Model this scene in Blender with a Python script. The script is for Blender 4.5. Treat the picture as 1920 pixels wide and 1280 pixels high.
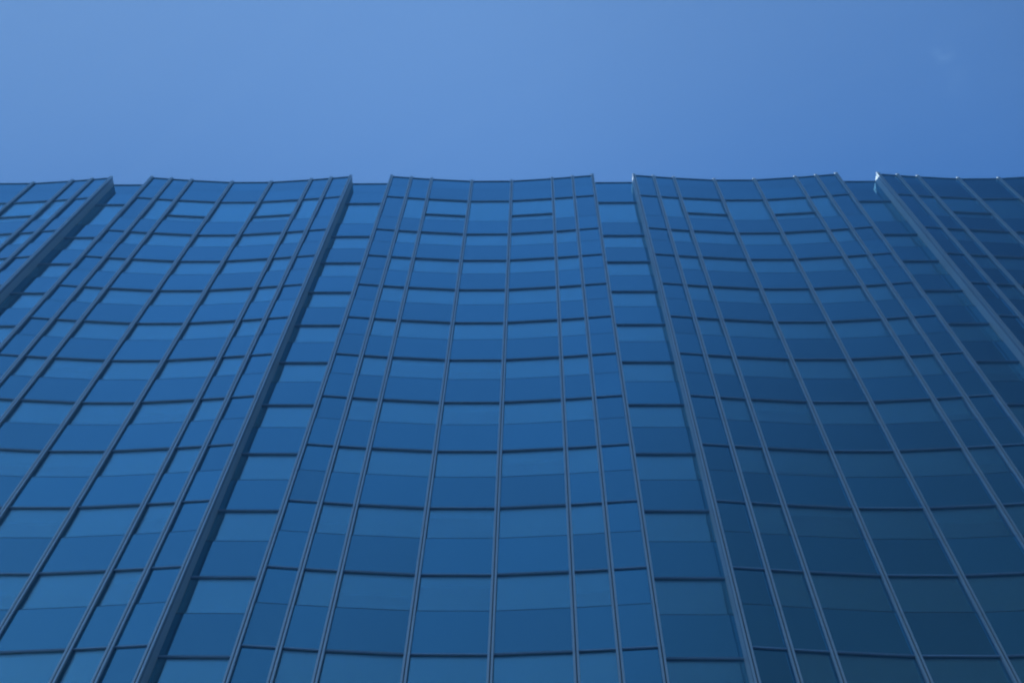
import bpy, math, random
from mathutils import Vector, Matrix
for o in list(bpy.data.objects):
    bpy.data.objects.remove(o)
SC = bpy.context.scene
COL = SC.collection
RND = random.Random(7)

# ------------------------------------------------------------------ camera
EYE = 1.6
PITCH, YAW, ROLL = 1.06624, -0.03904, 0.03211
F_PX = 2000.0                                   # focal length for a 1920 px wide picture
CAM = Vector((2.97913, -27.58177, EYE))
fw = Vector((math.sin(YAW)*math.cos(PITCH), math.cos(YAW)*math.cos(PITCH), math.sin(PITCH)))
r0 = Vector((math.cos(YAW), -math.sin(YAW), 0))
u0 = r0.cross(fw)
RT = r0*math.cos(ROLL) + u0*math.sin(ROLL)
UP = u0*math.cos(ROLL) - r0*math.sin(ROLL)
cd = bpy.data.cameras.new('camera')
cam = bpy.data.objects.new('camera', cd); COL.objects.link(cam)
cd.sensor_width = 36.0; cd.lens = F_PX/1920*36
cd.clip_start = 0.1; cd.clip_end = 6000
m = Matrix.Identity(4)
for r in range(3):
    m[r][0], m[r][1], m[r][2], m[r][3] = RT[r], UP[r], -fw[r], CAM[r]
cam.matrix_world = m
SC.camera = cam

# ------------------------------------------------------------------ sun, sky, exposure
SUN_EL, SUN_AZ = math.radians(36), math.radians(-50)     # azimuth from +Y (behind the tower) towards +X
sdir = Vector((math.sin(SUN_AZ)*math.cos(SUN_EL), math.cos(SUN_AZ)*math.cos(SUN_EL), math.sin(SUN_EL)))
sl = bpy.data.lights.new('sun', 'SUN'); sl.energy = 3.6; sl.angle = math.radians(0.5); sl.color = (1, .95, .84)
so = bpy.data.objects.new('sun', sl); COL.objects.link(so)
so.rotation_euler = (-sdir).to_track_quat('-Z', 'Y').to_euler()
so.location = (-60, 60, 140)

W = bpy.data.worlds.new("World"); SC.world = W; W.use_nodes = True
nt = W.node_tree; nt.nodes.clear()
N = nt.nodes.new; L = nt.links.new
sky = N('ShaderNodeTexSky'); sky.sky_type = 'NISHITA'; sky.sun_disc = False
sky.sun_elevation = SUN_EL; sky.sun_rotation = SUN_AZ
sky.altitude = 100; sky.air_density = 1.0; sky.dust_density = 0.0; sky.ozone_density = 7.0
bg = N('ShaderNodeBackground'); bg.inputs['Strength'].default_value = 0.13
out = N('ShaderNodeOutputWorld')
# thin wisp of high cloud, fixed in one direction of the sky
tc = N('ShaderNodeTexCoord')
def pixdir(x, y):
    return (fw*F_PX + RT*(x-960) + UP*(640-y)).normalized()
wd = pixdir(1768, 100)
def wisp(d, lo, hi, seed, amt):
    dot = N('ShaderNodeVectorMath'); dot.operation = 'DOT_PRODUCT'; L(tc.outputs['Generated'], dot.inputs[0]); dot.inputs[1].default_value = d
    mr = N('ShaderNodeMapRange'); mr.interpolation_type = 'SMOOTHSTEP'; L(dot.outputs['Value'], mr.inputs['Value'])
    mr.inputs['From Min'].default_value = math.cos(math.radians(lo)); mr.inputs['From Max'].default_value = math.cos(math.radians(hi))
    mp = N('ShaderNodeMapping'); L(tc.outputs['Generated'], mp.inputs['Vector']); mp.inputs['Location'].default_value = (seed, 0, 0)
    no = N('ShaderNodeTexNoise'); L(mp.outputs['Vector'], no.inputs['Vector']); no.inputs['Scale'].default_value = 60; no.inputs['Detail'].default_value = 5; no.inputs['Distortion'].default_value = .7
    r2 = N('ShaderNodeMapRange'); L(no.outputs['Fac'], r2.inputs['Value']); r2.inputs['From Min'].default_value = .42; r2.inputs['From Max'].default_value = .75
    mu = N('ShaderNodeMath'); mu.operation = 'MULTIPLY'; L(mr.outputs[0], mu.inputs[0]); L(r2.outputs[0], mu.inputs[1])
    m2 = N('ShaderNodeMath'); m2.operation = 'MULTIPLY'; L(mu.outputs[0], m2.inputs[0]); m2.inputs[1].default_value = amt
    return m2
w1 = wisp(wd, .7, .05, 2.3, .045)
w2 = wisp(pixdir(1798, 155), 1.0, .1, 4.0, .015)
ad = N('ShaderNodeMath'); L(w1.outputs[0], ad.inputs[0]); L(w2.outputs[0], ad.inputs[1])
mixc = N('ShaderNodeMixRGB'); mixc.blend_type = 'MIX'; L(ad.outputs[0], mixc.inputs['Fac']); L(sky.outputs[0], mixc.inputs[1]); mixc.inputs[2].default_value = (6, 7, 8, 1)
# sky dimmed by hand to the right and behind, darkening the glass reflections
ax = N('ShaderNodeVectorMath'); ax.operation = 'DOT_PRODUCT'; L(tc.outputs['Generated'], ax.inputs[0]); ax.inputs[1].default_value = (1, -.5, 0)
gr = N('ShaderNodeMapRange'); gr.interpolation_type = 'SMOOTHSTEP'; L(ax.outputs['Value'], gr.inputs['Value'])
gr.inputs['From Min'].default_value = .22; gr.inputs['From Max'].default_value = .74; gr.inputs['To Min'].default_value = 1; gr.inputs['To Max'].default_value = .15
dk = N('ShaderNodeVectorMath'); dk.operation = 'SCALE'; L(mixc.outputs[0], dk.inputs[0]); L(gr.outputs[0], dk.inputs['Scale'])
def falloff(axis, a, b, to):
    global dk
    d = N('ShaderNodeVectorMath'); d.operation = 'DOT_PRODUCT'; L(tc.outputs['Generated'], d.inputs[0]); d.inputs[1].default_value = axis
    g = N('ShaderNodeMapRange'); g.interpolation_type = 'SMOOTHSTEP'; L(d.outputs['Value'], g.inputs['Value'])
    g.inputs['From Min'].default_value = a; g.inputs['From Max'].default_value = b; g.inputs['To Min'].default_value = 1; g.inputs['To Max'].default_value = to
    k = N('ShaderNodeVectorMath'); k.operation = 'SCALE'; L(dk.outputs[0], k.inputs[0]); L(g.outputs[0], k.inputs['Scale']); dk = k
falloff((-1, .25, 0), .02, .6, .72)  # left sky dimmed by hand to even out its glow
falloff((0, -1, 0), -.1, .3, 1.3)  # unseen sky behind the camera boosted to brighten the upper glass
falloff((0, -1, 0), .3, .85, .5)  # lower unseen sky behind the camera dimmed to darken the lower glass
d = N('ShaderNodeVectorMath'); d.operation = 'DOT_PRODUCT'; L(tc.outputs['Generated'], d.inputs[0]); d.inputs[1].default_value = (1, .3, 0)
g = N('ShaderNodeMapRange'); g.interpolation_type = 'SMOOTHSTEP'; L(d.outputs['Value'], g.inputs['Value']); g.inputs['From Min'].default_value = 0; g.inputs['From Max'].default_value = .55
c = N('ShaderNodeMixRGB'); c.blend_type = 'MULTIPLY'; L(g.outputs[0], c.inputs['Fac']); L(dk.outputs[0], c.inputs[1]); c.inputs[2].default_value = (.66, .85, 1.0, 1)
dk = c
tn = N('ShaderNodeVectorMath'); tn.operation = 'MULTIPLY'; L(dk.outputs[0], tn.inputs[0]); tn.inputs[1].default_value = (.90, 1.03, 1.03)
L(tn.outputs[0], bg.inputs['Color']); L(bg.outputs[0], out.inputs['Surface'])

SC.view_settings.view_transform = 'Standard'; SC.view_settings.look = 'None'
SC.view_settings.gamma = 1; SC.view_settings.exposure = 1.13
SC.cycles.filter_width = 2.1
SC.cycles.max_bounces = 10; SC.cycles.transparent_max_bounces = 12

# ------------------------------------------------------------------ materials
def mat(name, base, rough=.5, metal=0., spec=.5):
    mt = bpy.data.materials.new(name); mt.use_nodes = True
    b = mt.node_tree.nodes['Principled BSDF']
    b.inputs['Base Color'].default_value = (*base, 1); b.inputs['Roughness'].default_value = rough
    b.inputs['Metallic'].default_value = metal; b.inputs['Specular IOR Level'].default_value = spec
    return mt, b
def noise_rough(mt, b, scale, lo, hi, stretch=(1, 1, 1), col=None):
    n = mt.node_tree
    g = n.nodes.new('ShaderNodeNewGeometry'); mp = n.nodes.new('ShaderNodeMapping'); mp.inputs['Scale'].default_value = stretch
    n.links.new(g.outputs['Position'], mp.inputs['Vector'])
    t = n.nodes.new('ShaderNodeTexNoise'); t.inputs['Scale'].default_value = scale; t.inputs['Detail'].default_value = 4
    n.links.new(mp.outputs[0], t.inputs['Vector'])
    r = n.nodes.new('ShaderNodeMapRange'); r.inputs['To Min'].default_value = lo; r.inputs['To Max'].default_value = hi
    n.links.new(t.outputs['Fac'], r.inputs['Value']); n.links.new(r.outputs[0], b.inputs['Roughness'])
    if col:
        c = n.nodes.new('ShaderNodeMixRGB'); n.links.new(t.outputs['Fac'], c.inputs['Fac'])
        c.inputs[1].default_value = (*col[0], 1); c.inputs[2].default_value = (*col[1], 1)
        n.links.new(c.outputs[0], b.inputs['Base Color'])
    return t
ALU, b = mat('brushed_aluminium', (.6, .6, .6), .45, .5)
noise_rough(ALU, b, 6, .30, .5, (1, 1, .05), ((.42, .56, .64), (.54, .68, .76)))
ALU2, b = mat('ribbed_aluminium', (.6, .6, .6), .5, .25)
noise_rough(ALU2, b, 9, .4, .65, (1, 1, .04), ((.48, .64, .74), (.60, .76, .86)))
DARK, b = mat('dark_anodised_metal', (.26, .44, .62), .5, .35)
noise_rough(DARK, b, 5, .4, .6)
GASK, b = mat('black_gasket', (.035, .045, .06), .6)
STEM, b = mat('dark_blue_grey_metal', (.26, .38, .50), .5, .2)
CORE, b = mat('dark_interior', (.05, .05, .052), .8)
BLIND, b = mat('blind_fabric', (.55, .56, .56), .9)
noise_rough(BLIND, b, 1.2, .8, .95, (1, 1, .2), ((.30, .31, .31), (.36, .37, .37)))
ROOF, b = mat('roof_membrane', (.22, .22, .21), .9); noise_rough(ROOF, b, 2, .8, .95)

def glass(name, f0, under=None, trans=None):
    mt = bpy.data.materials.new(name); mt.use_nodes = True
    n = mt.node_tree; n.nodes.clear(); A = n.nodes.new; K = n.links.new
    o = A('ShaderNodeOutputMaterial')
    g = A('ShaderNodeNewGeometry')
    oi = A('ShaderNodeObjectInfo')
    ra = A('ShaderNodeMath'); ra.operation = 'ADD'; K(g.outputs['Random Per Island'], ra.inputs[0]); K(oi.outputs['Random'], ra.inputs[1])
    fr = A('ShaderNodeMath'); fr.operation = 'FRACT'; K(ra.outputs[0], fr.inputs[0])
    # slow waviness of float glass
    t = A('ShaderNodeTexNoise'); K(g.outputs['Position'], t.inputs['Vector']); t.inputs['Scale'].default_value = .55; t.inputs['Detail'].default_value = 1
    bp = A('ShaderNodeBump'); bp.inputs['Strength'].default_value = .25; bp.inputs['Distance'].default_value = .02; K(t.outputs['Fac'], bp.inputs['Height'])
    # coated reflection : f0 at normal incidence rising to 1 at grazing
    lw = A('ShaderNodeFresnel'); lw.inputs['IOR'].default_value = 1.9; K(bp.outputs[0], lw.inputs['Normal'])
    vr = A('ShaderNodeMapRange'); K(fr.outputs[0], vr.inputs['Value']); vr.inputs['To Min'].default_value = .88; vr.inputs['To Max'].default_value = 1.08
    cm = A('ShaderNodeVectorMath'); cm.operation = 'SCALE'; cm.inputs[0].default_value = f0; K(vr.outputs[0], cm.inputs['Scale'])
    mx = A('ShaderNodeMixRGB'); K(lw.outputs[0], mx.inputs['Fac']); K(cm.outputs[0], mx.inputs[1]); mx.inputs[2].default_value = (.80, .95, 1, 1)
    gl = A('ShaderNodeBsdfGlossy'); gl.inputs['Roughness'].default_value = .02; K(mx.outputs[0], gl.inputs['Color']); K(bp.outputs[0], gl.inputs['Normal'])
    if trans:
        u = A('ShaderNodeBsdfTransparent'); u.inputs['Color'].default_value = (*trans, 1)
    else:
        u = A('ShaderNodeBsdfDiffuse'); u.inputs['Color'].default_value = (*under, 1)
    ads = A('ShaderNodeAddShader'); K(gl.outputs[0], ads.inputs[0]); K(u.outputs[0], ads.inputs[1]); K(ads.outputs[0], o.inputs['Surface'])
    return mt
SPAN = glass('spandrel_glass', (.055, .315, .455), under=(.004, .012, .02))
VIS = glass('vision_glass', (.02, .10, .14), trans=(.25, .345, .355))

# ------------------------------------------------------------------ mesh helpers
class MB:
    def __init__(s): s.v = []; s.f = []
    def box(s, o, e, n, a, b, z):
        # local frame: o origin (xy), e along the wall, n into the building; a, b, z are (lo, hi)
        k = len(s.v)
        for zz in z:
            for (p, q) in ((a[0], b[0]), (a[1], b[0]), (a[1], b[1]), (a[0], b[1])):
                s.v.append((o[0]+e[0]*p+n[0]*q, o[1]+e[1]*p+n[1]*q, zz))
        for q in ((3, 2, 1, 0), (4, 5, 6, 7), (0, 1, 5, 4), (1, 2, 6, 5), (2, 3, 7, 6), (3, 0, 4, 7)):
            s.f.append(tuple(k+i for i in q))
        return s
    def obj(s, name, mt, parent=None):
        me = bpy.data.meshes.new(name); me.from_pydata(s.v, [], s.f); me.update()
        me.materials.append(mt)
        o = bpy.data.objects.new(name, me); COL.objects.link(o); o.parent = parent
        return o
def stuff(o): o['kind'] = 'stuff'; return o
def pix(p):
    v = Vector(p)-CAM; z = v.dot(fw)
    if z < 1: return None
    return 960+F_PX*v.dot(RT)/z, 640-F_PX*v.dot(UP)/z
def visible_area(corners):
    ps = [pix(c) for c in corners]
    if None in ps: return 0
    def clip(poly, ax, lim, sgn):
        res = []
        for i in range(len(poly)):
            a, b = poly[i-1], poly[i]
            ia, ib = sgn*a[ax] <= sgn*lim, sgn*b[ax] <= sgn*lim
            if ia != ib:
                t = (lim-a[ax])/(b[ax]-a[ax]); res.append((a[0]+t*(b[0]-a[0]), a[1]+t*(b[1]-a[1])))
            if ib: res.append(b)
        return res
    for ax, lim, sg in ((0, 0, -1), (0, 1920, 1), (1, 0, -1), (1, 1280, 1)):
        ps = clip(ps, ax, lim, sg)
        if not ps: return 0
    return abs(sum(ps[i-1][0]*ps[i][1]-ps[i][0]*ps[i-1][1] for i in range(len(ps))))/2

# ------------------------------------------------------------------ the tower's measures
UNIT, PER = 1.5, 12.06
US = [0, .98, 1.987, 4.0, 5.985, 8.0, 9.012, 10.0]
DP = [0, .118, .235, .412, .412, .235, .118, 0]
REC = .631                                        # front of the recessed strips
SET = .13                                         # glass behind the front of the mullions
ZTOP = 75.79+EYE
ZT0 = 71.84+EYE                                   # underside line of the parapet band
H = 4.2178
ZT = [ZT0] + [ZT0-5.969-H*k for k in range(16)]   # transom levels
SP = 2.185                                        # spandrel height
def PX(b, i): return ((b-3)*PER + US[i]-5)*UNIT
BAYS = [1, 2, 3, 4, 5]

root = bpy.data.objects.new('office_tower', None); COL.objects.link(root)
root.location = (0, 0, 0)
root['label'] = 'blue glass office tower with folded bays, narrow recessed strips and pale metal mullions'
root['category'] = 'office building'

# wall panels : (origin, along, inward, length, column kind, bay, column)
panels = []
for b in BAYS:
    for i in range(7):
        p = Vector((PX(b, i), DP[i]+SET)); q = Vector((PX(b, i+1), DP[i+1]+SET))
        e = (q-p); ln = e.length; e.normalize(); n = Vector((-e.y, e.x))
        panels.append((p, e, n, ln, 'narrow_end' if i in (0, 6) else ('narrow' if i in (1, 5) else ('wide_side' if i in (2, 4) else 'wide')), b, i))
    if b < 5:
        p = Vector((PX(b, 7), REC+SET*.5)); q = Vector((PX(b+1, 0), REC+SET*.5))
        panels.append((p, Vector((1, 0)), Vector((0, 1)), (q-p).length, 'recess', b, 7))

VIN = .045                                         # vision panes sit this far behind the spandrels
win, spn, trn, par = [], [], [], []
def quad(o, e, n, a, bb, z):
    return [(*(o+e*a[0]+n*bb), z[0]), (*(o+e*a[1]+n*bb), z[0]), (*(o+e*a[1]+n*bb), z[1]), (*(o+e*a[0]+n*bb), z[1])]
for (o, e, n, ln, kind, b, i) in panels:
    a = (.03, ln-.03)
    for k in range(len(ZT)-1):
        zt, zn = ZT[k], ZT[k+1]
        zj = zn+SP
        win.append((visible_area(quad(o, e, n, a, VIN, (zj, zt))), o, e, n, a, kind, b, i, k, zj+.0, zt-.03))
        spn.append((visible_area(quad(o, e, n, a, 0, (zn, zj))), o, e, n, a, kind, b, i, k, zn+.03, zj-.012))
    for k, zt in enumerate(ZT):
        trn.append((visible_area(quad(o, e, n, a, -.1, (zt-.12, zt+.12))), o, e, n, a, kind, zt, 0))
    if kind == 'wide_side':
        zt = 69.02+EYE
        trn.append((visible_area(quad(o, e, n, a, -.1, (zt-.12, zt+.12))), o, e, n, a, kind, zt, 1))
    for (z0, z1) in ((ZT0+.03, 73.99+EYE), (74.02+EYE, ZTOP-.05)):
        par.append((0, o, e, n, a, kind, z0, z1))

# --- windows with their blinds
def drop(kind, b, i, k):
    r = random.Random(1000*b+40*i+k).random()
    if k <= 4: return 1.0 if r > .06 else .7
    if r > .30: return 1.0
    return .12 + r*2.4
win.sort(key=lambda w: -w[0])
rest_g, rest_b, rest_o, rest_s = MB(), MB(), MB(), MB()
for j, (ar, o, e, n, a, kind, b, i, k, z0, z1) in enumerate(win):
    G = MB() if j < 100 else (rest_o if kind == 'narrow_end' else rest_g)
    G.box(o, e, n, a, (VIN, VIN+.024), (z0-.04, z1))
    if kind != 'narrow_end':
        d = drop(kind, b, i, k)
        B = MB() if j < 100 else rest_b
        B.box(o, e, n, (a[0]+.06, a[1]-.06), (VIN+.12, VIN+.124), (z1-(z1-z0+.05)*d, z1-.005))
    S = MB() if j < 100 else rest_s
    S.box(o, e, n, a, (-.004, VIN+.03), (z0-.0115, z0+.012))
    if j < 100:
        g = G.obj('window', SPAN if kind == 'narrow_end' else VIS, root)
        S.obj('sill', GASK, g)
        if kind != 'narrow_end':
            B.obj('blind', BLIND, g)
            if d < .9: g['label'] = 'window with its pale blind only partly lowered'
        else: g.name = 'opaque_pane'
g = stuff(rest_g.obj('window', VIS, root)); stuff(rest_b.obj('blind', BLIND, g)); stuff(rest_s.obj('sill', GASK, g)); stuff(rest_o.obj('opaque_pane', SPAN, root))

# --- spandrel panels
spn.sort(key=lambda w: -w[0])
rest = MB()
for j, (ar, o, e, n, a, kind, b, i, k, z0, z1) in enumerate(spn):
    M = MB() if j < 100 else rest
    M.box(o, e, n, a, (0, VIN+.06), (z0, z1))
    if j < 100: M.obj('spandrel_panel', SPAN, root)
stuff(rest.obj('spandrel_panel', SPAN, root))
# --- parapet panels
for (ar, o, e, n, a, kind, z0, z1) in par:
    MB().box(o, e, n, a, (.004, .16), (z0, z1)).obj('parapet_panel', SPAN, root)
# --- transoms
trn.sort(key=lambda w: -w[0])
rest = MB()
for j, (ar, o, e, n, a, kind, zt, ex) in enumerate(trn):
    M = MB() if j < 100 else rest
    if kind in ('wide_side', 'recess'):           # opening lights: double rail with a slot
        M.box(o, e, n, a, (-.035, VIN+.05), (zt+.004, zt+.022)); M.box(o, e, n, a, (-.025, VIN+.05), (zt-.04, zt-.008))
    else:
        M.box(o, e, n, a, (-.025, VIN+.05), (zt-.034, zt+.022))
    if j < 100: M.obj('transom', DARK, root)
stuff(rest.obj('transom', DARK, root))
# --- copings
for (o, e, n, ln, kind, b, i) in panels:
    MB().box(o, e, n, (.03, ln-.03), (-.06, .5), (ZTOP-.05, ZTOP)).obj('coping', DARK, root)

# --- mullions: two fins with a dark groove, spliced once a storey
ZLOW = ZT[-1]
def mullion(x, y, name='mullion'):
    M = MB(); E, Nn = (1, 0), (0, 1)
    cuts = [ZTOP+.14] + [z+SP-.3 for z in ZT[1:]] + [ZLOW]
    for z1, z0 in zip(cuts[:-1], cuts[1:]):
        for s in (-1, 1):
            lo, hi = (s*.022, s*.105) if s > 0 else (-.105, -.022)
            M.box((x, y), E, Nn, (lo, hi), (0, .085), (z0+.006, z1-.006))
    o = M.obj(name, ALU, root)
    MB().box((x, y), E, Nn, (-.0215, .0215), (.045, .0848), (ZLOW, ZTOP+.05)).obj('groove', GASK, o)
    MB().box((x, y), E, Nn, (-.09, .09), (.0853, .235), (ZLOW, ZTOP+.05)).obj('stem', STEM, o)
for b in BAYS:
    for i in range(8): mullion(PX(b, i), DP[i])
# --- side returns between bays and recesses
def return_wall(x, s):
    M = MB()
    # ribs run vertically; s = +1 : the face looks to +X
    ys = [.236 + (.86-.236)*t/5 for t in range(6)]
    for y0, y1 in zip(ys[:-1], ys[1:]):
        M.box((x, 0), (s, 0), (0, 1), (-.08, .10), (y0+.007, y1-.007), (ZLOW, ZTOP+.02))
    M.box((x, 0), (s, 0), (0, 1), (-.08, .085), (.236, .86), (ZLOW, ZTOP+.01))
    M.obj('side_return', ALU2, root)
for b in BAYS:
    return_wall(PX(b, 0), -1); return_wall(PX(b, 7), 1)

# --- core, floors, roof, flanks
XL, XR = PX(1, 0)-3, PX(5, 7)+3
M = MB()
M.box((0, 0), (1, 0), (0, 1), (XL+.5, XR-.5), (5.0, 24.0), (0.0, ZT0-1))
for z in ZT: M.box((0, 0), (1, 0), (0, 1), (XL+.3, XR-.3), (1.0, 4.99), (z+.35, z+.75))
M.obj('floor_structure', CORE, root)
MB().box((0, 0), (1, 0), (0, 1), (XL+.3, XR-.3), (1.3, 24.0), (ZT0-.9, ZT0-.5)).obj('roof', ROOF, root)
for s, x in ((-1, XL), (1, XR)):
    M = MB().box((x, 0), (1, 0), (0, 1), (-.15, .15), (REC, 24.2), (0, ZTOP-.3))
    M.obj('flank_wall', ALU2, root)
    MB().box((0, 0), (1, 0), (0, 1), (XL+.15, PX(1, 0)) if s < 0 else (PX(5, 7), XR-.15), (REC+.07, REC+.4), (ZLOW, ZTOP-.3)).obj('edge_cladding', SPAN, root)
MB().box((0, 0), (1, 0), (0, 1), (XL+.15, XR-.15), (24.0, 24.2), (0, ZTOP-.3)).obj('rear_wall', SPAN, root)
M = MB().box((0, 0), (1, 0), (0, 1), (XL+.15, XR-.15), (1.6, 1.8), (0, ZLOW)).obj('lobby_wall', SPAN, root)
MB().box((0, 0), (1, 0), (0, 1), (XL+.15, XR-.15), (0.0, 1.58), (ZLOW-.35, ZLOW)).obj('lobby_soffit', DARK, root)

# ------------------------------------------------------------------ ground
PAVE, b = mat('pale_granite_paving', (.3, .3, .3), .75)
n = PAVE.node_tree; g = n.nodes.new('ShaderNodeNewGeometry'); t = n.nodes.new('ShaderNodeTexBrick')
n.links.new(g.outputs['Position'], t.inputs['Vector']); t.inputs['Scale'].default_value = 1.0
t.inputs['Color1'].default_value = (.30, .30, .29, 1); t.inputs['Color2'].default_value = (.36, .36, .35, 1); t.inputs['Mortar'].default_value = (.07, .07, .07, 1)
t.inputs['Mortar Size'].default_value = .01; n.links.new(t.outputs['Color'], b.inputs['Base Color'])
ASPH, b = mat('asphalt', (.05, .05, .052), .85); noise_rough(ASPH, b, 3, .75, .95, (1, 1, 1), ((.04, .04, .042), (.065, .065, .066)))
def sheet(name, mt, x0, x1, y0, y1, z):
    me = bpy.data.meshes.new(name); me.from_pydata([(x0, y0, z), (x1, y0, z), (x1, y1, z), (x0, y1, z)], [], [(0, 1, 2, 3)])
    me.materials.append(mt); o = bpy.data.objects.new(name, me); COL.objects.link(o); o['kind'] = 'structure'; return o
sheet('ground', ASPH, -3000, 3000, -3000, 3000, -.12)
MB().box((0, 0), (1, 0), (0, 1), (-90, 90), (-45, 60), (-.116, 0.0)).obj('pavement', PAVE)['kind'] = 'structure'

# ------------------------------------------------------------------ hazy air
HZ = bpy.data.materials.new('hazy_air'); HZ.use_nodes = True
n = HZ.node_tree; n.nodes.clear(); o = n.nodes.new('ShaderNodeOutputMaterial'); v = n.nodes.new('ShaderNodeVolumePrincipled')
v.inputs['Color'].default_value = (.6, .85, 1, 1); v.inputs['Density'].default_value = .0045; v.inputs['Anisotropy'].default_value = .2
n.links.new(v.outputs[0], o.inputs['Volume'])
stuff(MB().box((0, 0), (1, 0), (0, 1), (-3100, 3100), (-3100, 3100), (-1.2, ZTOP+2)).obj('haze', HZ))
